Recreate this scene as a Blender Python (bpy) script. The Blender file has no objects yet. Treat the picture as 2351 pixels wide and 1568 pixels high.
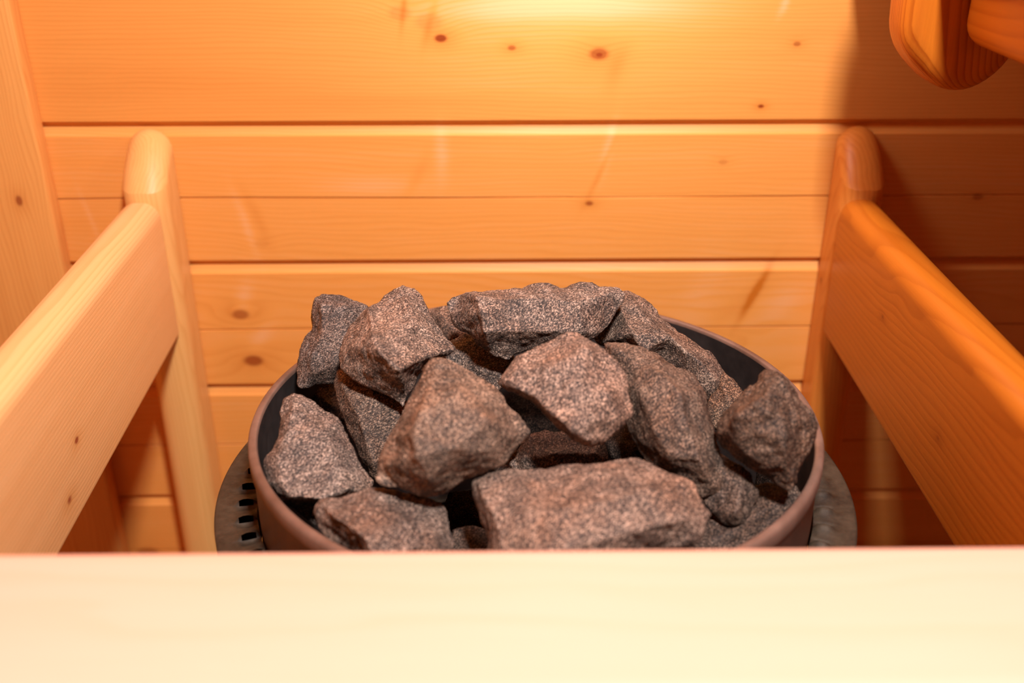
import bpy, bmesh, math, random
from mathutils import Vector, Matrix, noise
from mathutils.geometry import delaunay_2d_cdt

SC = bpy.context.scene
COL = SC.collection
R = math.radians
CAMZ = 1.27                      # eye height above the floor
PITCH, YAW, FPX = R(26.0), R(0.85), 2350.0

# ------------------------------------------------------------------ camera
cam_d = bpy.data.cameras.new('camera')
cam_d.sensor_width = 36.0
cam_d.lens = FPX / 2351 * 36.0
cam_d.clip_start = 0.02
cam_d.dof.use_dof = True
cam_d.dof.focus_distance = 0.85
cam_d.dof.aperture_fstop = 3.2
cam = bpy.data.objects.new('camera', cam_d)
COL.objects.link(cam)
cam.location = (0, 0, CAMZ)
cam.rotation_euler = (R(90) - PITCH, 0, -YAW)
SC.camera = cam

# ------------------------------------------------------------------ view and light
SC.view_settings.view_transform = 'Standard'
SC.view_settings.look = 'None'
SC.view_settings.exposure = 0.0
SC.view_settings.gamma = 1.0
SC.view_settings.use_curve_mapping = False

W = bpy.data.worlds.new('world')
SC.world = W
W.use_nodes = True
bg = W.node_tree.nodes['Background']
bg.inputs[0].default_value = (1.0, 0.86, 0.74, 1)
bg.inputs[1].default_value = 0.02


def area(name, loc, target, size, power, color, size_y=None):
    d = bpy.data.lights.new(name, 'AREA')
    d.shape = 'RECTANGLE'
    d.size = size
    d.size_y = size_y or size
    d.energy = power
    d.color = color
    o = bpy.data.objects.new(name, d)
    COL.objects.link(o)
    o.location = Vector(loc) + Vector((0, 0, CAMZ))
    v = Vector(target) - Vector(loc)
    o.rotation_euler = v.to_track_quat('-Z', 'Y').to_euler()
    return o


area('ceiling_lamp', (0.190, -0.03, 0.82), (0.03, 0.78, -0.35), 0.15, 36, (1.0, 0.975, 0.96))
area('wall_lamp', (0.07, 0.92, 0.04), (0.07, 0.99, -0.14), 0.12, 1.0, (1.0, 0.95, 0.92))


# ------------------------------------------------------------------ helpers
def ray(px, py):
    """direction, in the world, of a point of the 2351 x 1568 photograph"""
    x = (px - 1175.5) / FPX
    y = -(py - 784.0) / FPX
    d = Vector((x, math.cos(PITCH) + y * math.sin(PITCH), -math.sin(PITCH) + y * math.cos(PITCH)))
    c, s = math.cos(YAW), math.sin(YAW)
    return Vector((d.x * c + d.y * s, -d.x * s + d.y * c, d.z))


def at(px, py, Y):
    r = ray(px, py)
    return r * (Y / r.y) + Vector((0, 0, CAMZ))


def tag(o, label=None, cat=None, group=None, kind=None):
    if label: o['label'] = label
    if cat: o['category'] = cat
    if group: o['group'] = group
    if kind: o['kind'] = kind
    return o


def empty(name, loc):
    o = bpy.data.objects.new(name, None)
    o.empty_display_size = 0.05
    COL.objects.link(o)
    o.location = loc
    return o


def link(name, bm_or_me, mat, parent=None, smooth=True, origin=None):
    """one mesh object; the mesh is given in world coordinates"""
    if isinstance(bm_or_me, bmesh.types.BMesh):
        me = bpy.data.meshes.new(name)
        bmesh.ops.recalc_face_normals(bm_or_me, faces=bm_or_me.faces[:])
        bm_or_me.to_mesh(me)
        bm_or_me.free()
    else:
        me = bm_or_me
        me.name = name
    if origin is None:
        co = [v.co for v in me.vertices]
        origin = Vector((sum(c.x for c in co) / len(co), sum(c.y for c in co) / len(co), min(c.z for c in co)))
    origin = Vector(origin)
    me.transform(Matrix.Translation(-origin))
    me.materials.append(mat)
    if smooth:
        me.polygons.foreach_set('use_smooth', [True] * len(me.polygons))
    me.update()
    o = bpy.data.objects.new(name, me)
    COL.objects.link(o)
    if parent is not None:
        o.parent = parent
        o.location = origin - parent.location
    else:
        o.location = origin
    return o


def lathe(profile, c, seg=128, closed=False):
    bm = bmesh.new()
    rings = []
    for (r, z) in profile:
        rings.append([bm.verts.new((c[0] + r * math.cos(2 * math.pi * i / seg), c[1] + r * math.sin(2 * math.pi * i / seg), z)) for i in range(seg)])
    n = len(rings)
    for k in range(n if closed else n - 1):
        a, b = rings[k], rings[(k + 1) % n]
        for i in range(seg):
            j = (i + 1) % seg
            bm.faces.new((a[i], a[j], b[j], b[i]))
    return bm


def rbox(size, r, seg=4):
    """rounded box about the origin"""
    bm = bmesh.new()
    bmesh.ops.create_cube(bm, size=1)
    bmesh.ops.scale(bm, vec=size, verts=bm.verts)
    bmesh.ops.bevel(bm, geom=bm.edges[:], offset=r, segments=seg, profile=0.5, affect='EDGES')
    return bm


# ------------------------------------------------------------------ node helper
class NT:
    def __init__(s, name):
        s.m = bpy.data.materials.new(name)
        s.m.use_nodes = True
        s.t = s.m.node_tree
        s.bsdf = s.t.nodes['Principled BSDF']

    def n(s, typ, **kw):
        nd = s.t.nodes.new(typ)
        for k, v in kw.items():
            setattr(nd, k, v)
        return nd

    def put(s, sock, v):
        if isinstance(v, bpy.types.NodeSocket):
            s.t.links.new(v, sock)
        elif isinstance(v, (tuple, list)) and len(v) == 3 and sock.type == 'RGBA':
            sock.default_value = (*v, 1)
        else:
            sock.default_value = v

    def math(s, op, a, b=None, c=None, clamp=False):
        nd = s.n('ShaderNodeMath', operation=op, use_clamp=clamp)
        s.put(nd.inputs[0], a)
        if b is not None: s.put(nd.inputs[1], b)
        if c is not None: s.put(nd.inputs[2], c)
        return nd.outputs[0]

    def vmath(s, op, a, b=None):
        nd = s.n('ShaderNodeVectorMath', operation=op)
        s.put(nd.inputs[0], a)
        if b is not None: s.put(nd.inputs[1], b)
        return nd.outputs['Value'] if op in ('LENGTH', 'DISTANCE', 'DOT_PRODUCT') else nd.outputs[0]

    def mix(s, f, a, b, blend='MIX'):
        nd = s.n('ShaderNodeMix', data_type='RGBA', blend_type=blend)
        s.put(nd.inputs[0], f)
        s.put(nd.inputs[6], a)
        s.put(nd.inputs[7], b)
        return nd.outputs[2]

    def ramp(s, v, stops):
        nd = s.n('ShaderNodeMapRange', interpolation_type='LINEAR') if False else s.n('ShaderNodeValToRGB')
        s.put(nd.inputs[0], v)
        e = nd.color_ramp.elements
        while len(e) < len(stops): e.new(0.5)
        for el, (p, c) in zip(e, stops):
            el.position = p
            el.color = (*c, 1) if isinstance(c, (tuple, list)) else (c, c, c, 1)
        return nd.outputs[0]

    def noise(s, vec, scale, detail=3, rough=0.5, dist=0.0):
        nd = s.n('ShaderNodeTexNoise')
        s.put(nd.inputs['Vector'], vec)
        nd.inputs['Scale'].default_value = scale
        nd.inputs['Detail'].default_value = detail
        nd.inputs['Roughness'].default_value = rough
        nd.inputs['Distortion'].default_value = dist
        return nd.outputs[0]

    def bump(s, h, strength, dist, normal=None):
        nd = s.n('ShaderNodeBump')
        nd.inputs['Strength'].default_value = strength
        nd.inputs['Distance'].default_value = dist
        s.put(nd.inputs['Height'], h)
        if normal is not None: s.put(nd.inputs['Normal'], normal)
        return nd.outputs[0]


def wood(name, early, late, axis='X', pith=(0.0, -0.10, -0.03), tilt=0.05, ring=0.0035, wob=0.006,
         contrast=1.0, knots=(), streaks=(), rough=0.42, boards=None, fibre=0.25):
    """softwood; knots = (x, y, z, radius, darkness) in the object's own coordinates"""
    N = NT(name)
    tc = N.n('ShaderNodeTexCoord')
    P = tc.outputs['Object']
    sp = N.n('ShaderNodeSeparateXYZ')
    N.put(sp.inputs[0], P)
    ax = {'X': (0, 1, 2), 'Y': (1, 0, 2), 'Z': (2, 0, 1)}[axis]
    u, v, w = (sp.outputs[i] for i in ax)          # u runs along the grain
    seed = 0.0
    if boards:                                     # boards = (z of one joint, period): each board its own log
        idx = N.math('FLOOR', N.math('DIVIDE', N.math('SUBTRACT', sp.outputs[2], boards[0]), boards[1]))
        wn = N.n('ShaderNodeTexWhiteNoise', noise_dimensions='1D')
        N.put(wn.inputs['W'], idx)
        seed = N.math('MULTIPLY', wn.outputs[0], 4.0)
    cu = N.n('ShaderNodeCombineXYZ')
    N.put(cu.inputs[0], N.math('ADD', N.math('MULTIPLY', u, 1.0), seed))
    N.put(cu.inputs[1], N.math('MULTIPLY', v, 5.0))
    N.put(cu.inputs[2], N.math('MULTIPLY', w, 5.0))
    low = N.math('SUBTRACT', N.noise(cu.outputs[0], 3.0, 3, 0.5), 0.5)
    wobble = N.math('MULTIPLY', low, wob * 6)
    a = N.math('ADD', N.math('ADD', N.math('SUBTRACT', v, pith[1]), N.math('MULTIPLY', u, tilt)), wobble)
    b = N.math('SUBTRACT', w, pith[2])
    if boards:
        b = N.math('ADD', b, N.math('MULTIPLY', wn.outputs[0], 0.09))
    b = N.math('ADD', b, N.math('MULTIPLY', wobble, 0.6))
    r = N.math('SQRT', N.math('ADD', N.math('MULTIPLY', a, a), N.math('MULTIPLY', b, b)))
    dark = None
    halo = None
    for (kx, ky, kz, kr, kd) in knots:
        sub = N.vmath('SUBTRACT', P, (kx, ky, kz))
        sc = [1.0, 1.0, 1.0]
        sc[ax[0]] = 0.62                            # knots and their swirl run long along the grain
        dd = N.vmath('LENGTH', N.vmath('MULTIPLY', sub, tuple(sc)))
        q = N.math('DIVIDE', dd, kr)
        g = N.math('EXPONENT', N.math('MULTIPLY', N.math('MULTIPLY', q, q), -0.18))
        r = N.math('ADD', r, N.math('MULTIPLY', g, kr * 0.9))
        core = N.math('MULTIPLY', N.math('SUBTRACT', 1.0, N.math('SMOOTH_MIN', q, 1.0, 0.4), clamp=True), 2.6, clamp=True)
        gh = N.math('MULTIPLY', g, min(1.0, kd))
        core = N.math('MULTIPLY', core, kd * 0.9)
        dark = core if dark is None else N.math('MAXIMUM', dark, core)
        halo = gh if halo is None else N.math('MAXIMUM', halo, gh)
    fr = N.math('FRACT', N.math('DIVIDE', r, ring))
    band = N.ramp(fr, [(0.0, 0.25), (0.12, 0.0), (0.55, 0.18), (0.86, 0.95), (0.94, 1.0), (1.0, 0.25)])
    cf = N.n('ShaderNodeCombineXYZ')
    N.put(cf.inputs[0], N.math('ADD', N.math('MULTIPLY', u, 14.0), seed))
    N.put(cf.inputs[1], N.math('MULTIPLY', v, 900.0))
    N.put(cf.inputs[2], N.math('MULTIPLY', w, 900.0))
    fib = N.noise(cf.outputs[0], 1.0, 4, 0.6)
    cm = N.n('ShaderNodeCombineXYZ')
    N.put(cm.inputs[0], N.math('ADD', N.math('MULTIPLY', u, 3.0), seed))
    N.put(cm.inputs[1], N.math('MULTIPLY', v, 60.0))
    N.put(cm.inputs[2], N.math('MULTIPLY', w, 60.0))
    mid = N.noise(cm.outputs[0], 1.0, 4, 0.6)
    f = N.math('MULTIPLY', band, 0.42 * contrast)
    f = N.math('ADD', f, N.math('MULTIPLY', N.math('SUBTRACT', fib, 0.5), fibre))
    f = N.math('ADD', f, N.math('MULTIPLY', N.math('SUBTRACT', mid, 0.42), 0.75 * contrast))
    if boards:
        f = N.math('ADD', f, N.math('MULTIPLY', N.math('SUBTRACT', wn.outputs[0], 0.5), 0.18))
    if halo is not None:
        f = N.math('ADD', f, N.math('MULTIPLY', halo, 0.45))
    for (sx, sy, sz, ex, ez, wd, am) in streaks:    # pale / dark streaks, most slanting beside branches, one a painted highlight
        sub = N.vmath('SUBTRACT', P, (sx, sy, sz))
        s2 = N.n('ShaderNodeSeparateXYZ')
        N.put(s2.inputs[0], sub)
        L = math.hypot(ex, ez)
        along = N.math('ADD', N.math('MULTIPLY', s2.outputs[0], ex / L), N.math('MULTIPLY', s2.outputs[2], ez / L))
        acr = N.math('SUBTRACT', N.math('MULTIPLY', s2.outputs[2], ex / L), N.math('MULTIPLY', s2.outputs[0], ez / L))
        acr = N.math('ADD', acr, N.math('MULTIPLY', low, wd * 2.5))
        q1 = N.math('DIVIDE', along, L)
        q2 = N.math('DIVIDE', acr, wd)
        g = N.math('EXPONENT', N.math('MULTIPLY', N.math('ADD', N.math('MULTIPLY', q1, q1), N.math('MULTIPLY', q2, q2)), -1.0))
        f = N.math('ADD', f, N.math('MULTIPLY', g, am))
    f = N.math('MAXIMUM', N.math('MINIMUM', f, 1.4), -0.5)
    colr = N.mix(N.math('ADD', N.math('MULTIPLY', f, 1.0), 0.0, clamp=True), early, late)
    # paler than the early wood where f < 0
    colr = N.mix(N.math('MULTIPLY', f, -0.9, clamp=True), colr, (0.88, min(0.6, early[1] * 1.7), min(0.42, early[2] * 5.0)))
    if dark is not None:
        colr = N.mix(dark, colr, (late[0] * 0.42, late[1] * 0.16, late[2] * 0.2))
    N.put(N.bsdf.inputs['Base Color'], colr)
    N.bsdf.inputs['Roughness'].default_value = rough
    N.bsdf.inputs['Specular IOR Level'].default_value = 0.28
    h = N.math('ADD', N.math('MULTIPLY', band, -0.6), fib)
    N.put(N.bsdf.inputs['Normal'], N.bump(h, 0.25, 0.0004))
    return N.m


def rock_mat(name):
    N = NT(name)
    tc = N.n('ShaderNodeTexCoord')
    oi = N.n('ShaderNodeObjectInfo')
    P0 = N.vmath('ADD', tc.outputs['Object'], N.vmath('MULTIPLY', oi.outputs['Location'], (7.0, 5.0, 9.0)))
    mp = N.n('ShaderNodeVectorRotate', rotation_type='AXIS_ANGLE')
    mp.inputs['Axis'].default_value = (0.3, 0.9, 0.4)
    N.put(mp.inputs['Vector'], P0)
    N.put(mp.inputs['Angle'], N.math('MULTIPLY', oi.outputs['Random'], 3.0))
    P = N.vmath('MULTIPLY', mp.outputs[0], (1.0, 0.62, 1.25))        # slight foliation
    n1 = N.noise(P, 860, 3, 0.65)
    n2 = N.noise(P, 1900, 2, 0.6)
    vo = N.n('ShaderNodeTexVoronoi', feature='F1')
    N.put(vo.inputs['Vector'], P)
    vo.inputs['Scale'].default_value = 1250
    vs = N.n('ShaderNodeSeparateColor')
    N.put(vs.inputs[0], vo.outputs['Color'])
    g = N.math('ADD', N.math('MULTIPLY', n1, 0.55), N.math('ADD', N.math('MULTIPLY', vs.outputs[0], 0.30), N.math('MULTIPLY', n2, 0.30)))
    patch = N.noise(P0, 26, 4, 0.6)
    patch2 = N.noise(N.vmath('ADD', P0, (5, 3, 1)), 60, 3, 0.6)
    g = N.math('ADD', g, N.math('MULTIPLY', N.math('SUBTRACT', patch2, 0.5), 0.30))
    c = N.ramp(g, [(0.41, (0.024, 0.020, 0.019)), (0.53, (0.084, 0.066, 0.058)), (0.61, (0.165, 0.128, 0.108)),
                   (0.69, (0.35, 0.272, 0.222)), (0.77, (0.66, 0.53, 0.44))])
    # rusty areas
    rust = N.ramp(patch, [(0.44, 0.0), (0.66, 1.0)])
    c = N.mix(N.math('MULTIPLY', rust, 0.40), c, N.mix(1.0, c, (1.0, 0.66, 0.44), 'MULTIPLY'))
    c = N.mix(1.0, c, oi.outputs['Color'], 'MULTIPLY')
    N.put(N.bsdf.inputs['Base Color'], c)
    N.bsdf.inputs['Roughness'].default_value = 0.66
    N.put(N.bsdf.inputs['Specular IOR Level'], N.math('MULTIPLY', oi.outputs['Alpha'], 0.36))
    h = N.math('ADD', N.math('MULTIPLY', n1, 0.6), N.math('MULTIPLY', N.noise(P0, 190, 4, 0.62), 1.5))
    N.put(N.bsdf.inputs['Normal'], N.bump(h, 0.6, 0.0016))
    return N.m


def steel(name, c1, c2, rough, metallic, scale=40, bump=0.15, stretch=(1, 1, 1)):
    N = NT(name)
    tc = N.n('ShaderNodeTexCoord')
    P = N.vmath('MULTIPLY', tc.outputs['Object'], stretch)
    a = N.noise(P, scale, 6, 0.65)
    b = N.noise(P, scale * 5, 3, 0.6)
    f = N.ramp(N.math('ADD', N.math('MULTIPLY', a, 0.75), N.math('MULTIPLY', b, 0.25)), [(0.36, 0.0), (0.64, 1.0)])
    N.put(N.bsdf.inputs['Base Color'], N.mix(f, c1, c2))
    N.bsdf.inputs['Metallic'].default_value = metallic
    N.put(N.bsdf.inputs['Roughness'], N.math('ADD', N.math('MULTIPLY', f, 0.15), rough))
    N.put(N.bsdf.inputs['Normal'], N.bump(b, bump, 0.0006))
    return N.m


EARLY, LATE = (0.80, 0.325, 0.072), (0.56, 0.155, 0.014)
Z = lambda z: CAMZ + z

# ------------------------------------------------------------------ the room
WALL_Y = 1.05
PER, J0 = 0.1532, Z(-0.2643)
WX0, WX1 = -1.05, 1.05


def wall_profile():
    """(depth out of the wall face, z) from the floor up: broad V joints and a thin false joint in mid board"""
    pts = []
    n0 = int(math.floor(J0 / PER))
    z = J0 - n0 * PER
    top = 2.12
    pts.append((0.0, 0.0))
    k = 0
    zz = z
    while zz < top:
        if zz > 0.03:
            pts += [(0.0, zz - 0.0095), (0.0018, zz - 0.0080), (0.0058, zz - 0.0018), (0.0068, zz - 0.0006), (0.0068, zz + 0.0008),
                    (0.0050, zz + 0.0018), (0.0012, zz + 0.0052), (0.0, zz + 0.0065)]
        m = zz + PER * 0.5
        if m < J0:
            pts += [(0.0, m - 0.0011), (0.0030, m - 0.0004), (0.0030, m + 0.0004), (0.0, m + 0.0011)]
        zz += PER
    pts.append((0.0, top))
    return pts


def wall_px(px, py):
    """a spot on the back wall, in the wall's own coordinates"""
    p = at(px, py, WALL_Y)
    return (p.x, 0.0, p.z)


wall_knots = [(*wall_px(*p), r, d) for p, r, d in [
    ((1012, 88), 0.0045, 1.0), ((918, 30), 0.008, 0.22), ((985, 50), 0.010, 0.2), ((1175, 110), 0.0030, 0.7), ((1375, 124), 0.0070, 0.75), ((1376, 126), 0.0030, 1.0),
    ((1830, 101), 0.0028, 0.6), ((1747, 244), 0.0022, 1.0), ((1353, 467), 0.0030, 0.8),
    ((552, 722), 0.0070, 0.70), ((582, 828), 0.0080, 0.85), ((1660, 372), 0.0035, 0.25), ((600, 560), 0.006, 0.10), ((2245, 452), 0.004, 0.5), ((340, 1270), 0.010, 0.6),
    ((2060, 1268), 0.010, 0.7)]]
wall_streaks = [(*wall_px(1731, 672), 0.013, 0.030, 0.0045, 1.3), (*wall_px(1715, 690), -0.030, -0.03, 0.010, 0.18),
                (*wall_px(1375, 400), 0.012, 0.030, 0.0030, 0.40), (*wall_px(1395, 340), 0.006, 0.030, 0.0050, -0.30),
                (*wall_px(1010, 350), 0.002, 0.030, 0.007, -0.28), (*wall_px(955, 400), 0.012, 0.022, 0.006, 0.18),
                (*wall_px(590, 500), 0.010, -0.030, 0.006, 0.24), (*wall_px(566, 520), 0.008, -0.035, 0.005, -0.24), (*wall_px(205, 500), 0.006, -0.03, 0.003, -0.18),
                (*wall_px(925, 20), 0.003, 0.020, 0.003, 0.6), (*wall_px(985, 55), 0.006, 0.020, 0.004, 0.4),
                (*wall_px(1800, 8), 0.004, 0.012, 0.004, -0.4), (*wall_px(1600, 660), 0.02, 0.05, 0.02, -0.12), (*wall_px(560, 690), 0.006, 0.022, 0.009, -0.30), (*wall_px(600, 780), 0.012, 0.020, 0.010, -0.25), (*wall_px(1790, 700), 0.02, 0.02, 0.015, -0.2), (*wall_px(850, 420), 0.05, 0.0, 0.012, -0.2), (*wall_px(1420, 160), 0.008, 0.02, 0.008, 0.25), (*wall_px(300, 180), 0.16, 0.0, 0.020, 0.10), (*wall_px(800, 230), 0.12, 0.0, 0.010, 0.15), (*wall_px(1290, 15), 0.13, 0.0, 0.022, -0.75), (*wall_px(1240, 150), 0.22, 0.0, 0.03, -0.12)]  # strongest pale band, top centre: the lamp's hotspot painted into the wood
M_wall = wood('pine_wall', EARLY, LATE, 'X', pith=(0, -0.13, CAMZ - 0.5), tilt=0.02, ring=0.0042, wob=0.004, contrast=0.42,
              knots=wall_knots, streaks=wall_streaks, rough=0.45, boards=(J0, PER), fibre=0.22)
M_wall_plain = wood('pine_side_wall', EARLY, LATE, 'Y', pith=(0, -0.13, 0.5), tilt=0.02, ring=0.0042, contrast=0.5, boards=(J0, PER))


def grooved_wall(name, a, b, inward, mat):
    """a, b: floor points of the inner face; inward: unit normal into the room"""
    bm = bmesh.new()
    a, b, inn = Vector(a), Vector(b), Vector(inward)
    cols = []
    n = 140
    pr = wall_profile()
    for i in range(n + 1):
        base = a.lerp(b, i / n)
        cc = []
        for d, z in pr:
            ph = ((z - J0) / PER) % 1.0
            if 0.44 < ph < 0.56 and z < J0:         # the false joint wavers and here and there runs out
                kx = base.x * 2.2 + base.y * 2.2
                bi = math.floor((z - J0) / PER) * 3.7
                z += 0.0022 * noise.noise(Vector((kx * 1.6, bi, 0.0)))
                d *= max(0.05, min(1.0, 0.75 + 1.5 * noise.noise(Vector((kx * 1.9, bi, 5.0)))))
            cc.append(bm.verts.new(base - inn * d + Vector((0, 0, z))))
        cols.append(cc)
    bk = [[bm.verts.new(a - inn * 0.045), bm.verts.new(a - inn * 0.045 + Vector((0, 0, 2.12)))],
          [bm.verts.new(b - inn * 0.045), bm.verts.new(b - inn * 0.045 + Vector((0, 0, 2.12)))]]
    for i in range(n):
        for k in range(len(pr) - 1):
            bm.faces.new((cols[i][k], cols[i + 1][k], cols[i + 1][k + 1], cols[i][k + 1]))
    bm.faces.new((bk[0][0], bk[0][1], bk[1][1], bk[1][0]))
    bm.faces.new([c[-1] for c in cols] + [bk[1][1], bk[0][1]])
    bm.faces.new([c[0] for c in reversed(cols)] + [bk[0][0], bk[1][0]])
    bm.faces.new(cols[0] + [bk[0][1], bk[0][0]])
    bm.faces.new(list(reversed(cols[-1])) + [bk[1][0], bk[1][1]])
    o = link(name, bm, mat, smooth=False, origin=(0, WALL_Y, 0) if name == 'wall_back' else None)
    return tag(o, kind='structure')


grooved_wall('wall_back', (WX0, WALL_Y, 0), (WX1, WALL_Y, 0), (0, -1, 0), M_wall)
grooved_wall('wall_left', (WX0, -0.9, 0), (WX0, WALL_Y, 0), (1, 0, 0), M_wall_plain)
grooved_wall('wall_right', (WX1, WALL_Y, 0), (WX1, -0.9, 0), (-1, 0, 0), M_wall_plain)
M_floor = wood('floor_boards', (0.42, 0.20, 0.08), (0.25, 0.10, 0.03), 'Y', tilt=0.02, ring=0.005, contrast=0.6)
bm = bmesh.new()
bmesh.ops.create_cube(bm, size=1)
bmesh.ops.transform(bm, matrix=Matrix.Translation((0, 0.09, -0.02)) @ Matrix.Diagonal((2.2, 2.0, 0.04, 1)), verts=bm.verts)
tag(link('floor', bm, M_floor, smooth=False), kind='structure')
bm = bmesh.new()
bmesh.ops.create_cube(bm, size=1)
bmesh.ops.transform(bm, matrix=Matrix.Translation((0, 0.09, 2.14)) @ Matrix.Diagonal((2.2, 2.0, 0.04, 1)), verts=bm.verts)
tag(link('ceiling', bm, M_wall_plain, smooth=False), kind='structure')

# upright trim board on the back wall, left
TX = -0.4655
M_trim = wood('pine_trim', (0.80, 0.37, 0.10), (0.56, 0.18, 0.03), 'Z', pith=(0, -0.05, -0.06), tilt=0.01, ring=0.004, contrast=0.65,
              knots=[(0.0265, -0.012, Z(-0.3345) , 0.004, 0.8)], rough=0.45)
bm = rbox((0.115, 0.0235, 2.10), 0.0035, 3)
bmesh.ops.translate(bm, vec=(TX - 0.0575, WALL_Y - 0.01175, 1.06), verts=bm.verts)
trim = link('trim_1', bm, M_trim, origin=(TX - 0.0575, WALL_Y - 0.01175, 0))
tag(trim, kind='structure')

# ------------------------------------------------------------------ the guard round the heater
guard = empty('heater_guard', (0.0, 0.72, 0.0))
tag(guard, 'rounded pine guard rail on wall posts around the stone heater', 'guard rail')


def post_mesh(xc, w, y0, y1, zbot, zback, zfront, taper=0.0):
    """upright post; its top is cut on a rounded slant towards the room"""
    bm = bmesh.new()
    d = y1 - y0
    nx, ny = 14, 12
    # closed section: rounded rectangle, flat at the wall
    sec = []
    rf = min(w, d) * 0.42
    def arc(cx, cy, a0, a1, r, n=6):
        return [(cx + r * math.cos(a0 + (a1 - a0) * i / n), cy + r * math.sin(a0 + (a1 - a0) * i / n)) for i in range(n + 1)]
    hw = w / 2
    rb = 0.003
    sec += arc(-hw + rf, y0 + rf, R(180), R(270), rf)
    sec += arc(hw - rf, y0 + rf, R(270), R(360), rf)
    sec += [(hw, y0 + rf + (d - rf - rb) * q / 6) for q in range(1, 6)]
    sec += arc(hw - rb, y1 - rb, 0, R(90), rb, 2)
    sec += [((hw - rb) * math.cos(math.pi * q / 14), y1) for q in range(1, 14)]
    sec += arc(-hw + rb, y1 - rb, R(90), R(180), rb, 2)
    sec += [(-hw, y1 - rb - (d - rf - rb) * q / 6) for q in range(1, 6)]
    zs = [zbot, zbot + 0.3, zfront - 0.06, zfront - 0.03]
    def ztop(x, y):
        t = (y - y0) / d
        z = zfront + (zback - zfront) * (1 - (1 - t) ** 1.55)
        return z - hw * 1.05 * (1 - math.sqrt(max(0.0, 1 - (x / hw) ** 2)))
    rings = [[bm.verts.new((xc + x, y, z)) for x, y in sec] for z in zs]
    # shrink sections up to the rounded tip
    K = 14
    cx0, cy0 = 0.0, (y0 + y1) / 2 + d * 0.12
    for k in range(K + 1):
        s = math.cos(k / K * R(86))
        ring = []
        for x, y in sec:
            X, Y = cx0 + (x - cx0) * s, cy0 + (y - cy0) * s
            ring.append(bm.verts.new((xc + X, Y, ztop(X, Y))))
        rings.append(ring)
    n = len(sec)
    for a, b in zip(rings, rings[1:]):
        for i in range(n):
            j = (i + 1) % n
            bm.faces.new((a[i], a[j], b[j], b[i]))
    bm.faces.new(rings[-1])
    bm.faces.new(list(reversed(rings[0])))
    return bm


M_postL = wood('pine_post', (0.80, 0.42, 0.14), (0.60, 0.24, 0.05), 'Z', pith=(0, -0.012, 0.004), tilt=0.03, ring=0.0030, contrast=0.7, rough=0.40)
M_postR = wood('pine_post_shaded', (0.72, 0.27, 0.05), (0.48, 0.12, 0.012), 'Z', pith=(0, -0.03, -0.010), tilt=0.06, ring=0.0045, contrast=0.8, rough=0.40,  # same pine, its colour darkened for the shaded right side
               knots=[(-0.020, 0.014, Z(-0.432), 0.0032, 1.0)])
link('post', post_mesh(-0.3595, 0.046, 0.997, WALL_Y, 0.0, Z(-0.2655), Z(-0.318)), M_postL, guard, origin=(-0.3575, 1.02, 0))
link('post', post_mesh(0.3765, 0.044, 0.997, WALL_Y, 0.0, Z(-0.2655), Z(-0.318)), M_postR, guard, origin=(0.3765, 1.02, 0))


def rail_mesh(p0, p1, t, h, rt, rb, re, seg=8):
    """board on edge from p0 to p1 (centre of its top); rt / rb radius of its top and bottom arrises, re end rounding"""
    p0, p1 = Vector(p0), Vector(p1)
    ax = (p1 - p0)
    L = ax.length
    bm = bmesh.new()
    def sect(inset):
        hw = t / 2 - inset
        top, bot = -inset, -h + inset
        a, b = max(0.0008, rt - inset), max(0.0008, rb - inset)
        s = []
        for cx, cz, r_, a0 in ((hw - a, top - a, a, 0), (-hw + a, top - a, a, 90), (-hw + b, bot + b, b, 180), (hw - b, bot + b, b, 270)):
            for i in range(seg + 1):
                an = R(a0 + 90 * i / seg)
                s.append((cx + r_ * math.cos(an), cz + r_ * math.sin(an)))
        return s
    st = []
    for i in range(7):
        an = R(90 * i / 6)
        st.append((re * (1 - math.sin(an)), re * (1 - math.cos(an)) if False else re * (1 - math.sin(R(90) - R(0))) ))
    stations = [(re * (1 - math.cos(R(90 * i / 6))), re * (1 - math.sin(R(90 * i / 6)))) for i in range(7)]
    body = [(re + (L - 2 * re) * i / 10, 0.0) for i in range(1, 10)]
    stations = stations + body + [(L - y, ins) for y, ins in reversed(stations)]
    rings = [[bm.verts.new((x, y, z)) for x, z in sect(ins)] for y, ins in stations]
    n = len(rings[0])
    for a, b in zip(rings, rings[1:]):
        for i in range(n):
            j = (i + 1) % n
            bm.faces.new((a[i], a[j], b[j], b[i]))
    bm.faces.new(rings[-1])
    bm.faces.new(list(reversed(rings[0])))
    rot = math.atan2(-(ax.x), ax.y)
    bmesh.ops.transform(bm, matrix=Matrix.Translation(p0) @ Matrix.Rotation(rot, 4, 'Z'), verts=bm.verts)
    return bm


RT, RB = Z(-0.327), Z(-0.478)
M_railL = wood('pine_rail_lit', (0.85, 0.50, 0.22), (0.66, 0.30, 0.085), 'Y', pith=(0, -0.006, 0.215), tilt=0.035, ring=0.0036, wob=0.003, contrast=0.85, rough=0.42,  # pine lightened in colour to stand for the light on this rail
               knots=[(0.021, -0.03, 0.058, 0.0032, 1.0), (0.021, -0.065, 0.026, 0.0040, 1.0)])
M_railR = wood('pine_rail_shaded', (0.52, 0.150, 0.012), (0.31, 0.062, 0.003), 'Y', pith=(0, 0.012, 0.135), tilt=0.055, ring=0.0062, wob=0.006, contrast=0.8, rough=0.36,  # pine darkened in colour to stand for the shade on this rail
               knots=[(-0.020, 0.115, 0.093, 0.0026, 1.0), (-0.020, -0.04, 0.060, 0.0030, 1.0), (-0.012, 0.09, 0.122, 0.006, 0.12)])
t = 0.040
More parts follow.
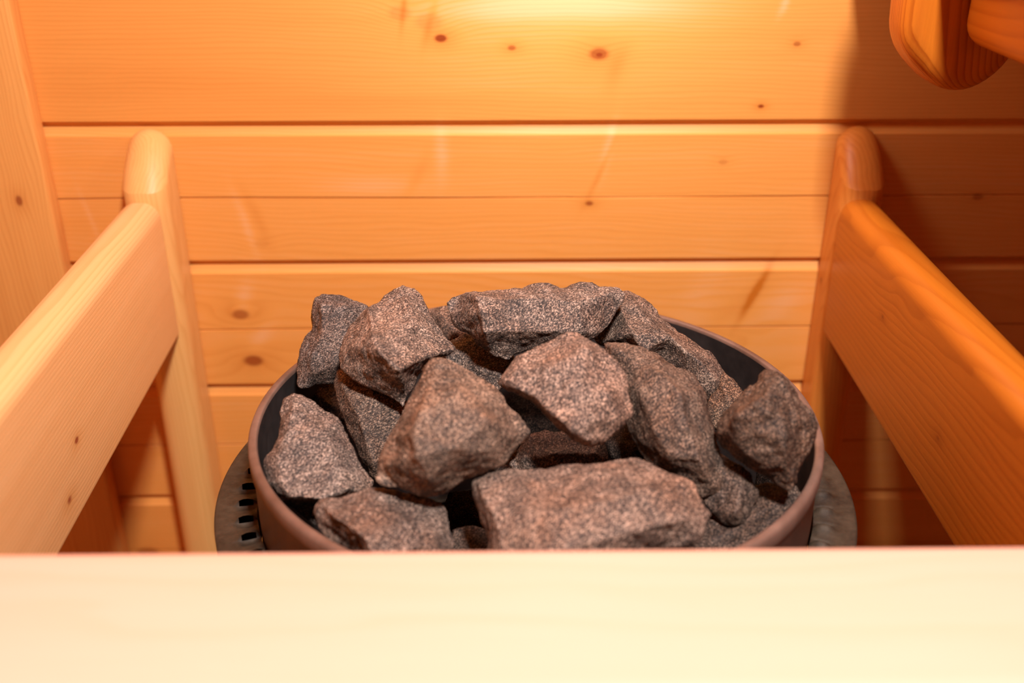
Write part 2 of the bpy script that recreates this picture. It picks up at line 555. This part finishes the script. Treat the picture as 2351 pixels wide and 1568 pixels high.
link('side_rail', rail_mesh((-0.320 - t / 2, 0.442, RT), (-0.3425 - t / 2, 0.998, RT), t, RT - RB, 0.017, 0.006, 0.004), M_railL, guard, origin=(-0.352, 0.72, RB))
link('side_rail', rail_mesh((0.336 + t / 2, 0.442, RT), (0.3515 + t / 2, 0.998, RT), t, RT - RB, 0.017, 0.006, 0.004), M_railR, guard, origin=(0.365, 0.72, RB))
M_front = wood('pine_front_rail', (0.80, 0.452, 0.335), (0.74, 0.38, 0.23), 'X', pith=(0, -0.05, -0.12), tilt=0.015, ring=0.009, contrast=0.5, rough=0.45,
               knots=[(0.038, -0.033, RT - RB, 0.004, 0.35)])
link('front_rail', rail_mesh((-0.43, 0.3855, RT - 0.0055), (0.43, 0.3835, RT - 0.0055), 0.112, 0.045, 0.013, 0.008, 0.008), M_front, guard,
     origin=(0, 0.3845, RT - 0.0505))

# ------------------------------------------------------------------ the bench railing, upper right
bench = empty('bench_railing', (0.33, 0.68, Z(-0.15)))
tag(bench, 'hanging rounded pine post with a rail across it at the upper right', 'railing')
M_bench = wood('pine_bench_post_shaded', (0.62, 0.175, 0.014), (0.34, 0.060, 0.003), 'Z', pith=(0, -0.014, 0.030), tilt=0.11, ring=0.0030, wob=0.003, contrast=1.4, rough=0.36)  # dark colour carries the low light on the hanging post
M_bench2 = wood('pine_bench_rail_shaded', (0.62, 0.185, 0.012), (0.42, 0.090, 0.004), 'Y', pith=(0, 0.03, 0.06), tilt=0.20, ring=0.010, wob=0.004, contrast=1.1, rough=0.36)  # darkened like the post, shade put into the colour


def extr(outline, y0, y1, r):
    """outline in x, z pushed along y, its two rims rounded by r"""
    bm = bmesh.new()
    cx = sum(p[0] for p in outline) / len(outline)
    cz = sum(p[1] for p in outline) / len(outline)
    n = len(outline)
    def inset(d):
        out = []
        for i in range(n):
            a, b, c = Vector(outline[i - 1]), Vector(outline[i]), Vector(outline[(i + 1) % n])
            t_ = (c - a).normalized()
            nn = Vector((-t_.y, t_.x))
            if nn.dot(Vector((cx, cz)) - b) < 0: nn = -nn
            out.append(b + nn * d)
        return out
    st = [(y0 + r * (1 - math.sin(R(90 * i / 6))), r * (1 - math.cos(R(90 * i / 6)))) for i in range(6, -1, -1)]
    st = [(y0 + r * (1 - math.cos(R(15 * i))), r * (1 - math.sin(R(15 * i)))) for i in range(7)]
    st += [(y1 - r * (1 - math.cos(R(15 * i))), r * (1 - math.sin(R(15 * i)))) for i in range(6, -1, -1)]
    rings = [[bm.verts.new((p[0], y, p[1])) for p in inset(d)] for y, d in st]
    for a, b in zip(rings, rings[1:]):
        for i in range(n):
            j = (i + 1) % n
            bm.faces.new((a[i], a[j], b[j], b[i]))
    bm.faces.new(rings[-1])
    bm.faces.new(list(reversed(rings[0])))
    return bm


def smooth_loop(pts, it=3):
    for _ in range(it):
        o = []
        for i in range(len(pts)):
            a, b = pts[i], pts[(i + 1) % len(pts)]
            o.append((a[0] * .75 + b[0] * .25, a[1] * .75 + b[1] * .25))
            o.append((a[0] * .25 + b[0] * .75, a[1] * .25 + b[1] * .75))
        pts = o
    return pts


YP = 0.83
bx = [(0.0, 0.142), (0.0, 0.030), (0.004, 0.008), (0.020, -0.010), (0.038, -0.0215), (0.058, -0.020), (0.076, -0.004), (0.084, 0.020), (0.084, 0.142)]
p_l = at(2062, 60, YP + 0.01)
p_b = at(2230, 201, YP + 0.015)
ox, oz = p_l.x, p_b.z + 0.024
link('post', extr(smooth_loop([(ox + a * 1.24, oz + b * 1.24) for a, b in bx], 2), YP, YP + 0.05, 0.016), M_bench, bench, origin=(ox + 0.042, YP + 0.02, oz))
p_a = at(2228, 42, YP - 0.012)
RW, RH = 0.05, 0.088
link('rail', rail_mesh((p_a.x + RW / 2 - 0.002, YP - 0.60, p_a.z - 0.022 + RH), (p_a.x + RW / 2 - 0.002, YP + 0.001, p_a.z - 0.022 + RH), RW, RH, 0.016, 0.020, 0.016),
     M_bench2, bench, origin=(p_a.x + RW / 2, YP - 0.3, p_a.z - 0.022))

# unseen bench boards, added to shade the right side of the room
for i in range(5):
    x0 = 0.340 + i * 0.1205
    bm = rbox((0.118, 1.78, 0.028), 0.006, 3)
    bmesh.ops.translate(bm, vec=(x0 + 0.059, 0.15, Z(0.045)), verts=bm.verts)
    link('shade_slat', bm, M_bench2, bench)
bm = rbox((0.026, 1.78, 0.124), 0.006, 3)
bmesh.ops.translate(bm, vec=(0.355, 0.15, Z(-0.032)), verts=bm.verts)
link('shade_apron', bm, M_bench2, bench)

# ------------------------------------------------------------------ the heater
HS = 1.10
HC = (0.0258 * HS, 0.639 * HS)
RIM = Z(-0.3665 * HS)
RO = 0.20 * HS
FLZ, FLR = Z(-0.423 * HS), 0.23 * HS
heater = empty('sauna_heater', (HC[0], HC[1], 0.0))
tag(heater, 'round brown steel sauna heater with open rim, filled with stones', 'heater')
M_steel = steel('weathered_steel', (0.13, 0.072, 0.052), (0.26, 0.155, 0.115), 0.42, 0.25, 14, 0.05, (1, 1, 0.15))
M_dark = steel('scorched_steel', (0.022, 0.016, 0.011), (0.085, 0.057, 0.034), 0.5, 0.25, 34, 0.4)
M_shade = steel('shade_black_iron', (0.006, 0.005, 0.005), (0.02, 0.016, 0.014), 0.85, 0.0, 60, 0.3)  # near-black colour paints the shade at the bottom of the drum
M_in = steel('inner_steel', (0.036, 0.029, 0.028), (0.085, 0.067, 0.062), 0.42, 0.5, 14, 0.1)
RI = 0.1945 * HS
prof = [(RO - 0.001, RIM - 0.22), (RO - 0.001, RIM - 0.0165), (RO + 0.0002, RIM - 0.0145), (RO + 0.0012, RIM - 0.011), (RO + 0.0012, RIM - 0.003), (RO + 0.0002, RIM - 0.0008),
        (RO - 0.0012, RIM), (RI + 0.0016, RIM), (RI + 0.0004, RIM - 0.0008), (RI, RIM - 0.003)]
link('drum', lathe(prof, HC, 160), M_steel, heater, origin=(HC[0], HC[1], RIM - 0.22))
prof = [(RI, RIM - 0.003), (RI, RIM - 0.22), (RI - 0.002, RIM - 0.224)]
link('inner_wall', lathe(prof, HC, 160), M_in, heater, origin=(HC[0], HC[1], RIM - 0.22))
link('grate', lathe([(RI - 0.002, RIM - 0.224), (0.12, RIM - 0.224), (0.001, RIM - 0.2239)], HC, 96), M_shade, heater, origin=(HC[0], HC[1], RIM - 0.224))
prof = [(RO - 0.02, 0.06), (RO - 0.004, 0.07), (RO - 0.004, RIM - 0.215), (RO - 0.02, RIM - 0.212)]
link('body', lathe(prof, HC, 96), M_dark, heater, origin=(HC[0], HC[1], 0.06))
for k in range(4):
    a = R(45 + 90 * k)
    bm = rbox((0.03, 0.03, 0.075), 0.004, 2)
    bmesh.ops.translate(bm, vec=(HC[0] + 0.16 * math.cos(a), HC[1] + 0.16 * math.sin(a), 0.0375), verts=bm.verts)
    link('foot', bm, M_dark, heater)


def flange_mesh():
    """annular air grille: openings next to the drum, each under a raised curved lip"""
    bm = bmesh.new()
    seg = 960
    r_in, r_o1, r_o2, r_out = RO + 0.0005, RO + 0.0035, RO + 0.0175, FLR
    radii = [r_in, r_o1, RO + 0.007, RO + 0.011, RO + 0.0145, RO + 0.018, RO + 0.025, r_out - 0.002, r_out]
    per = 15                                      # sectors per opening
    vs = []
    for k, r_ in enumerate(radii):
        row = []
        for i in range(seg):
            ph = (i % per) / per
            a = 2 * math.pi * i / seg
            z = FLZ
            if 0 < k < 5:
                w_ = math.sin(math.pi * (k / 5.0)) ** 0.6
                # the lip rises, then the plate drops at the opening
                if ph < 0.55: z += 0.0050 * w_ * (ph / 0.55) ** 1.5
                elif ph < 0.62: z += 0.0050 * w_
                else: z += -0.0020 * w_ * math.sin(math.pi * (ph - 0.62) / 0.38)
            if k == 8: z -= 0.0015
            row.append(bm.verts.new((HC[0] + r_ * math.cos(a), HC[1] + r_ * math.sin(a), z)))
        vs.append(row)
    for k in range(len(radii) - 1):
        for i in range(seg):
            ph = i % per
            if 1 <= k <= 3 and ph == 9:
                continue
            j = (i + 1) % seg
            bm.faces.new((vs[k][i], vs[k][j], vs[k + 1][j], vs[k + 1][i]))
    low = [bm.verts.new((v.co.x, v.co.y, FLZ - 0.012)) for v in vs[-1]]
    for i in range(seg):
        j = (i + 1) % seg
        bm.faces.new((vs[-1][i], vs[-1][j], low[j], low[i]))
    return bm


link('air_grille', flange_mesh(), M_dark, heater, origin=(HC[0], HC[1], FLZ - 0.012))
prof = [(RO + 0.0003, FLZ - 0.012), (FLR - 0.001, FLZ - 0.012), (FLR - 0.02, FLZ - 0.03), (RO + 0.0003, FLZ - 0.03)]
link('collar', lathe(prof, HC, 96), M_dark, heater, origin=(HC[0], HC[1], FLZ - 0.03))

# ------------------------------------------------------------------ the stones
M_rock = rock_mat('speckled_gneiss')
random.seed(5)
STONE_I = [0]


def rock_noise(me, seed, amp=1.0):
    off = Vector((seed * 3.17, seed * 1.93, seed * 7.7))
    me.calc_loop_triangles() if hasattr(me, 'calc_loop_triangles') else None
    nrm = [v.normal.copy() for v in me.vertices]
    for v, n in zip(me.vertices, nrm):
        p = v.co
        h = 0.0020 * noise.noise(p * 34 + off)
        q = noise.noise(p * 95 + off)
        h += 0.0016 * (q if q < 0.1 else 0.1)              # chips
        h += 0.00075 * noise.noise(p * 230 + off)
        h += 0.00035 * noise.noise(p * 520 + off)
        v.co = p + n * (h * amp)


def stone(outline, ridges, zc, label, tint=(1, 1, 1), thick=0.036, nup=0.6, nx=0.0, vox=0.0017, rough=1.0):
    """outline and ridges are corners of the stone as the photograph shows them; a stone lies at height zc over the rim
    on a plane facing up and towards the room, ridges stand proud of it by so many millimetres, its underside is behind"""
    n = len(outline)
    cx = sum(p[0] for p in outline) / n
    cy = sum(p[1] for p in outline) / n
    rc = ray(cx, cy)
    C0 = rc * ((RIM + zc - CAMZ) / rc.z)
    toc = (-C0).normalized()
    nrm = (toc + Vector((nx, 0, nup))).normalized()

    def onplane(px, py, out=0.0):
        r = ray(px, py)
        t_ = C0.dot(nrm) / r.dot(nrm)
        p = r * t_
        return p - r.normalized() * out + Vector((0, 0, CAMZ))
    pts2 = [Vector((p[0], -p[1])) for p in outline]
    hs = [(p[2] if len(p) > 2 else 0.0) for p in outline]
    edges = [(i, (i + 1) % n) for i in range(n)]
    for rd in ridges:
        k0 = len(pts2)
        for p in rd:
            pts2.append(Vector((p[0], -p[1])))
            hs.append(p[2])
        edges += [(k0 + i, k0 + i + 1) for i in range(len(rd) - 1)]
    vo, eo, fo, ov, oe, of = delaunay_2d_cdt(pts2, edges, [list(range(n))], 1, 1e-4)
    bm = bmesh.new()
    H = []
    for v2, src in zip(vo, ov):
        if src:
            H.append(hs[src[0]])
        else:
            ds = sorted(((v2 - q).length, h) for q, h in zip(pts2, hs))[:2]
            H.append((ds[0][1] + ds[1][1]) / 2)
    V = [bm.verts.new(onplane(v2.x, -v2.y, h * 1.45 / 1000.0)) for v2, h in zip(vo, H)]
    for f in fo:
        try: bm.faces.new([V[i] for i in f])
        except ValueError: pass
    bedges = [e for e in bm.edges if len(e.link_faces) == 1]
    # order the rim
    nxt = {}
    for e in bedges:
        a, b = e.verts
        nxt.setdefault(a, []).append(b)
        nxt.setdefault(b, []).append(a)
    start = bedges[0].verts[0]
    loop = [start]
    prev, cur = None, start
    while True:
        c_ = [q for q in nxt[cur] if q is not prev]
        prev, cur = cur, c_[0]
        if cur is start: break
        loop.append(cur)
    cam0 = Vector((0, 0, CAMZ))
    Cw = C0 + cam0
    rdir = rc.normalized()
    rnd = random.Random(STONE_I[0] * 7 + 3)
    last = loop
    for s, dpt in ((0.90, 0.40), (0.62, 0.85), (0.30, 1.0)):
        ring = []
        for v in loop:
            r = (v.co - cam0)
            rr = r.normalized()
            d0 = r.length
            # towards the middle of the stone as seen, and further away
            m = (rr * s + (Cw - cam0).normalized() * (1 - s)).normalized()
            L = (d0 * s + (Cw - cam0).length * (1 - s)) + thick * dpt * (1 + 0.25 * (rnd.random() - 0.5))
            ring.append(bm.verts.new(cam0 + m * L))
        for i in range(len(loop)):
            j = (i + 1) % len(loop)
            bm.faces.new((last[i], last[j], ring[j], ring[i]))
        last = ring
    bm.faces.new(last)
    bmesh.ops.triangulate(bm, faces=bm.faces[:])
    bmesh.ops.recalc_face_normals(bm, faces=bm.faces[:])
    me = bpy.data.meshes.new('stone_cage')
    bm.to_mesh(me)
    bm.free()
    tmp = bpy.data.objects.new('stone_cage', me)
    COL.objects.link(tmp)
    md = tmp.modifiers.new('r', 'REMESH')
    md.mode = 'VOXEL'
    md.voxel_size = vox
    sm = tmp.modifiers.new('s', 'SMOOTH')
    sm.factor = 0.5
    sm.iterations = 1
    dg = bpy.context.evaluated_depsgraph_get()
    me2 = bpy.data.meshes.new_from_object(tmp.evaluated_get(dg))
    bpy.data.objects.remove(tmp)
    bpy.data.meshes.remove(me)
    me2.materials.clear()
    rock_noise(me2, STONE_I[0] + 1, rough)
    o = link('sauna_stone', me2, M_rock)
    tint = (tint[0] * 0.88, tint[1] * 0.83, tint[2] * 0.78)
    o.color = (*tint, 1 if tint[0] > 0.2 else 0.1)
    STONE_I[0] += 1
    return tag(o, label, 'stone', 'sauna stones piled in the heater')


# back left, dark
stone([(723, 683), (746, 676), (781, 679), (820, 689), (848, 700), (862, 760), (830, 830), (764, 880), (725, 882), (703, 894), (684, 889), (686, 863), (684, 837),
       (686, 806), (699, 772), (716, 754), (715, 715)],
      [[(735, 700, 12), (738, 765, 14), (712, 815, 12), (712, 860, 8)], [(790, 705, 12), (790, 780, 14), (770, 840, 12)]],
      0.026, 'dark notched stone at the back left, tallest against the left rim', (0.72, 0.74, 0.80), 0.05, 0.35)
# big pale stone beside it
stone([(926, 657), (950, 663), (968, 676), (978, 700), (989, 724), (1011, 754), (1033, 780), (1048, 796), (1046, 806), (1026, 815), (1002, 822), (976, 837), (959, 863),
       (950, 898), (935, 921), (926, 939), (907, 919), (881, 906), (846, 889), (816, 876), (790, 856), (779, 846), (777, 811), (786, 780), (803, 746), (833, 713),
       (864, 694), (890, 672), (911, 659)],
      [[(848, 708, 14), (854, 770, 31), (870, 808, 37), (898, 836, 35), (918, 850, 32), (931, 890, 14)], [(918, 850, 32), (968, 824, 18), (1020, 806, 6)],
       [(930, 680, 10), (945, 740, 17)], [(800, 800, 12), (840, 850, 14), (890, 885, 12)]],
      0.040, 'large pale block stone leaning at the back left behind the pointed one', (1.10, 1.04, 1.02), 0.045, 0.9)
# left front, light
stone([(675, 901), (694, 906), (720, 919), (742, 939), (764, 950), (786, 963), (794, 984), (803, 1006), (816, 1036), (829, 1062), (846, 1084), (862, 1105), (850, 1135),
       (800, 1160, -8), (760, 1180, -14), (720, 1215, -16), (700, 1195, -14), (668, 1169, -6), (649, 1151), (632, 1132), (612, 1106), (606, 1062), (621, 1036), (632, 1015), (638, 989),
       (642, 941), (651, 915)],
      [[(672, 925, 9), (660, 1000, 12), (640, 1050, 10), (645, 1110, 12), (668, 1140, 14), (740, 1145, 16), (800, 1125, 12)], [(745, 985, 12), (770, 1060, 14)],
       [(690, 1172, -6), (735, 1176, -6)]],
      -0.004, 'light grey wedge stone against the left inner rim', (1.05, 1.05, 1.08), 0.04, 1.0)
# brown between
stone([(770, 850), (790, 840), (840, 860), (900, 900), (945, 930), (950, 985), (905, 1040), (872, 1102), (858, 1100), (842, 1075), (825, 1049), (812, 1023), (799, 993),
       (790, 967), (777, 937), (768, 911), (763, 880)],
      [[(785, 880, 8), (830, 980, 12), (860, 1060, 9)], [(850, 900, 7), (890, 960, 9)]],
      -0.012, 'narrow brown stone wedged between the light grey and the pointed stone', (0.78, 0.68, 0.62), 0.035, 0.5, -0.25)
# pointed, front centre left
stone([(1007, 824), (1028, 828), (1059, 841), (1080, 850), (1106, 867), (1141, 889), (1163, 915), (1180, 937), (1202, 963), (1223, 989), (1210, 1006), (1184, 1036),
       (1167, 1058), (1137, 1075), (1102, 1093), (1072, 1101), (1041, 1119), (1020, 1132), (994, 1142), (963, 1140), (942, 1132), (916, 1123), (885, 1119), (861, 1106),
       (864, 1075), (870, 1045), (890, 1006), (911, 967), (933, 932), (950, 898), (968, 867), (976, 841), (989, 828)],
      [[(1003, 850, 10), (962, 950, 26), (948, 1000, 33), (955, 1050, 30), (990, 1110, 16)], [(1060, 900, 24), (1120, 960, 26), (1175, 1000, 12)],
       [(948, 1000, 33), (1040, 1030, 30), (1110, 1040, 20)]],
      0.036, 'large rounded triangular stone front left of centre, on top of the pile', (0.98, 0.88, 0.80), 0.045, 0.6)
# front left bottom
stone([(712, 1179), (727, 1149), (746, 1143), (777, 1143), (803, 1132), (829, 1121), (864, 1119), (907, 1123), (950, 1136), (994, 1145), (1020, 1158), (1030, 1184),
       (1037, 1218), (1044, 1240), (1041, 1270), (1030, 1330), (950, 1370), (860, 1340), (815, 1285), (785, 1262), (755, 1240), (733, 1214)],
      [[(740, 1156, 12), (768, 1186, 22), (805, 1210, 26), (838, 1232, 28), (850, 1275, 26), (880, 1330, 12)], [(860, 1140, 10), (930, 1190, 18), (990, 1250, 16)],
       [(745, 1205, 4), (795, 1245, 7)]],
      -0.014, 'grey stone with a rough brown side at the front left rim', (1.0, 0.93, 0.92), 0.035, 0.9, 0.0, rough=1.4)
# big front slab
stone([(1078, 1105), (1110, 1085), (1160, 1075), (1230, 1078), (1300, 1068), (1380, 1058), (1440, 1050), (1465, 1050), (1500, 1065), (1550, 1090), (1590, 1110), (1610, 1150),
       (1633, 1180), (1625, 1215), (1610, 1250), (1570, 1260), (1540, 1262), (1490, 1276), (1420, 1330), (1200, 1345), (1120, 1300), (1118, 1240), (1105, 1200), (1085, 1140)],
      [[(1098, 1112, 10), (1125, 1165, 15), (1145, 1220, 18), (1145, 1300, 12)], [(1125, 1165, 15), (1250, 1170, 26), (1340, 1162, 28), (1424, 1143, 27), (1487, 1122, 20), (1570, 1106, 8)],
       [(1300, 1095, 12), (1440, 1075, 10)], [(1300, 1260, 25), (1450, 1220, 24), (1580, 1190, 14)]],
      0.004, 'broad slab stone at the front centre, widest of the pile', (1.12, 1.0, 0.95), 0.04, 0.9)
# tilted slab, centre
stone([(1315, 758), (1331, 762), (1346, 773), (1367, 785), (1389, 798), (1407, 816), (1422, 831), (1435, 856), (1441, 874), (1442, 895), (1445, 914), (1456, 935),
       (1455, 954), (1435, 978), (1413, 996), (1395, 1012), (1376, 1024), (1358, 1029), (1337, 1021), (1321, 1013), (1300, 996), (1279, 984), (1260, 966), (1239, 944),
       (1220, 926), (1202, 914), (1184, 902), (1159, 892), (1144, 880), (1153, 862), (1168, 840), (1184, 816), (1208, 804), (1233, 791), (1260, 779), (1288, 767)],
      [[(1158, 872, 5), (1178, 886, 10), (1222, 908, 14), (1262, 946, 16), (1310, 990, 16), (1350, 1012, 10)], [(1185, 850, 9), (1260, 840, 17), (1345, 800, 13)],
       [(1330, 900, 19), (1400, 900, 13)], [(1350, 970, 16), (1410, 960, 9)]],
      0.050, 'flat tilted grey slab on top at the centre of the pile', (1.18, 1.06, 1.02), 0.022, 0.7)
# wide one at the back
stone([(1026, 697), (1037, 684), (1058, 675), (1092, 671), (1129, 667), (1159, 666), (1196, 660), (1214, 651), (1239, 648), (1263, 649), (1285, 658), (1300, 660),
       (1318, 649), (1343, 645), (1364, 646), (1376, 657), (1407, 658), (1425, 661), (1439, 674), (1438, 690), (1419, 712), (1407, 736), (1386, 761), (1367, 776),
       (1345, 790), (1290, 800), (1208, 806), (1184, 814), (1165, 828), (1147, 824), (1129, 816), (1107, 801), (1089, 788), (1077, 770), (1055, 758), (1040, 742),
       (1037, 724), (1028, 709)],
      [[(1094, 682, 20), (1104, 720, 24), (1110, 764, 22)], [(1094, 682, 20), (1170, 686, 16), (1270, 686, 16), (1330, 690, 16), (1400, 672, 7)],
       [(1110, 764, 22), (1175, 762, 17), (1270, 762, 16), (1330, 765, 14)], [(1330, 690, 16), (1334, 765, 14)]],
      0.058, 'wide block stone across the back of the pile, highest there', (0.98, 0.94, 0.94), 0.05, 0.5)
# long one, back right
stone([(1395, 700), (1415, 675), (1440, 668), (1462, 678), (1496, 699), (1513, 720), (1530, 739), (1559, 762), (1593, 783), (1618, 800), (1639, 817), (1652, 838),
       (1664, 853), (1668, 870), (1662, 905), (1640, 935), (1600, 905), (1560, 870), (1500, 835), (1440, 812), (1370, 790), (1360, 770), (1380, 745)],
      [[(1424, 708, 18), (1452, 765, 24), (1478, 808, 20)], [(1450, 690, 10), (1540, 775, 20), (1610, 835, 18), (1640, 870, 12)], [(1600, 880, 8), (1640, 905, 6)]],
      0.024, 'long dark brown stone sloping down along the back right', (0.88, 0.80, 0.76), 0.045, 0.7, 0.1)
# elongated, right of centre
stone([(1382, 785), (1416, 783), (1441, 785), (1466, 792), (1500, 808), (1525, 825), (1551, 842), (1576, 846), (1597, 859), (1609, 876), (1622, 897), (1630, 926),
       (1637, 960), (1643, 989), (1649, 1023), (1656, 1048), (1673, 1086), (1668, 1116), (1652, 1133), (1622, 1145), (1590, 1140), (1560, 1110), (1517, 1085), (1487, 1070),
       (1470, 1044), (1452, 1010), (1441, 981), (1420, 930), (1400, 860)],
      [[(1410, 800, 8), (1460, 830, 14), (1520, 860, 24), (1560, 900, 28), (1580, 980, 28), (1610, 1060, 22), (1630, 1110, 10)], [(1470, 900, 19), (1500, 990, 23), (1540, 1050, 20)],
       [(1605, 900, 13), (1630, 1010, 12)]],
      0.022, 'long rounded dark stone right of the tilted slab', (0.76, 0.68, 0.63), 0.045, 0.6)
# right, on the rim
stone([(1763, 848), (1778, 851), (1799, 857), (1816, 876), (1828, 901), (1845, 926), (1866, 947), (1881, 973), (1879, 998), (1873, 1023), (1862, 1044), (1841, 1069),
       (1831, 1103), (1820, 1128), (1803, 1128), (1782, 1112), (1761, 1095), (1740, 1082), (1719, 1074), (1698, 1057), (1677, 1036), (1652, 1023), (1643, 994),
       (1649, 973), (1668, 943), (1698, 909), (1706, 897), (1736, 876), (1753, 855)],
      [[(1658, 992, 12), (1691, 956, 24), (1738, 922, 28), (1763, 894, 22), (1792, 868, 12)], [(1790, 866, 8), (1815, 920, 14), (1858, 960, 8)],
       [(1738, 922, 28), (1780, 965, 24), (1735, 1000, 20)], [(1800, 1000, 22), (1812, 1080, 12)], [(1700, 1030, 14), (1740, 1060, 12)]],
      0.030, 'dark craggy stone at the right, resting on the rim', (0.54, 0.45, 0.39), 0.04, 0.35, 0.0, rough=1.6)
# below it
stone([(1640, 1030), (1677, 1052), (1702, 1065), (1723, 1082), (1732, 1107), (1744, 1120), (1740, 1145), (1727, 1179), (1711, 1204), (1685, 1217), (1664, 1211), (1647, 1192),
       (1631, 1175), (1600, 1140), (1610, 1080)],
      [[(1660, 1080, 8), (1700, 1120, 12), (1690, 1180, 11)]],
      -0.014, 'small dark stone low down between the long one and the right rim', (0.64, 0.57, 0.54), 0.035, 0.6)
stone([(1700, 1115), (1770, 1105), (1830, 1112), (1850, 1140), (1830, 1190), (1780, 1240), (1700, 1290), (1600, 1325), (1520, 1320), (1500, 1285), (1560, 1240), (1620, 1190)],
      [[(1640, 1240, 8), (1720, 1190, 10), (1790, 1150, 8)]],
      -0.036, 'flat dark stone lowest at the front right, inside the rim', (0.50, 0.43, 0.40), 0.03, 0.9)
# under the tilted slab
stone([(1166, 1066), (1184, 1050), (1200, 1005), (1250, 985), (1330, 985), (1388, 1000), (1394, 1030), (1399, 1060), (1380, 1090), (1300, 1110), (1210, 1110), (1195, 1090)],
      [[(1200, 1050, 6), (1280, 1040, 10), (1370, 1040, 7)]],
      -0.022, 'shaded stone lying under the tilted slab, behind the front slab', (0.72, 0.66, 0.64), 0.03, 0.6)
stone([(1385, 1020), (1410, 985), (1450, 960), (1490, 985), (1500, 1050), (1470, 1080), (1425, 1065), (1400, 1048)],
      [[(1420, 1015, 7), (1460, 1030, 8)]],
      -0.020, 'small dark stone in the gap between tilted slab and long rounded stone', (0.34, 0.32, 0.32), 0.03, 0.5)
# deep filler stones; their near-black tint paints the shade in the gaps
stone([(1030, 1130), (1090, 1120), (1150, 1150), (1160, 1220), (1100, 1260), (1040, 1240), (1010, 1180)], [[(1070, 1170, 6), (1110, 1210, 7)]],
      -0.095, 'stone tinted black as shade at the bottom of the gap between triangular stone and front slab', (0.06, 0.055, 0.055), 0.04, 0.6)
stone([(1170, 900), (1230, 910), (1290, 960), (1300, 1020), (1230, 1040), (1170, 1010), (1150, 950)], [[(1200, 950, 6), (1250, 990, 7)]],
      -0.075, 'stone tinted black as shade in the hollow under the tilted slab', (0.06, 0.055, 0.055), 0.04, 0.6)
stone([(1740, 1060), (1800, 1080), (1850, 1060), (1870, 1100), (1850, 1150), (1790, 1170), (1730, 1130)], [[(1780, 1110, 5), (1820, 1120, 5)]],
      -0.085, 'stone tinted black as shade under the craggy rim stone', (0.06, 0.055, 0.055), 0.03, 0.6)
# between back stones
stone([(1020, 790), (1046, 775), (1066, 762), (1090, 775), (1130, 800), (1180, 810), (1185, 850), (1165, 885), (1140, 905), (1100, 895), (1050, 870), (1010, 850)],
      [[(1045, 800, 6), (1090, 840, 9), (1150, 860, 8)]],
      0.010, 'shaded grey stone under the wide back block', (0.84, 0.82, 0.84), 0.035, 0.8)
stone([(975, 715), (1000, 706), (1025, 702), (1055, 720), (1085, 760), (1075, 790), (1045, 800), (1015, 790), (985, 760)],
      [[(1015, 725, 7), (1045, 765, 8)]],
      0.010, 'small brown stone peeping out left of the wide back block', (0.72, 0.64, 0.60), 0.03, 0.6)
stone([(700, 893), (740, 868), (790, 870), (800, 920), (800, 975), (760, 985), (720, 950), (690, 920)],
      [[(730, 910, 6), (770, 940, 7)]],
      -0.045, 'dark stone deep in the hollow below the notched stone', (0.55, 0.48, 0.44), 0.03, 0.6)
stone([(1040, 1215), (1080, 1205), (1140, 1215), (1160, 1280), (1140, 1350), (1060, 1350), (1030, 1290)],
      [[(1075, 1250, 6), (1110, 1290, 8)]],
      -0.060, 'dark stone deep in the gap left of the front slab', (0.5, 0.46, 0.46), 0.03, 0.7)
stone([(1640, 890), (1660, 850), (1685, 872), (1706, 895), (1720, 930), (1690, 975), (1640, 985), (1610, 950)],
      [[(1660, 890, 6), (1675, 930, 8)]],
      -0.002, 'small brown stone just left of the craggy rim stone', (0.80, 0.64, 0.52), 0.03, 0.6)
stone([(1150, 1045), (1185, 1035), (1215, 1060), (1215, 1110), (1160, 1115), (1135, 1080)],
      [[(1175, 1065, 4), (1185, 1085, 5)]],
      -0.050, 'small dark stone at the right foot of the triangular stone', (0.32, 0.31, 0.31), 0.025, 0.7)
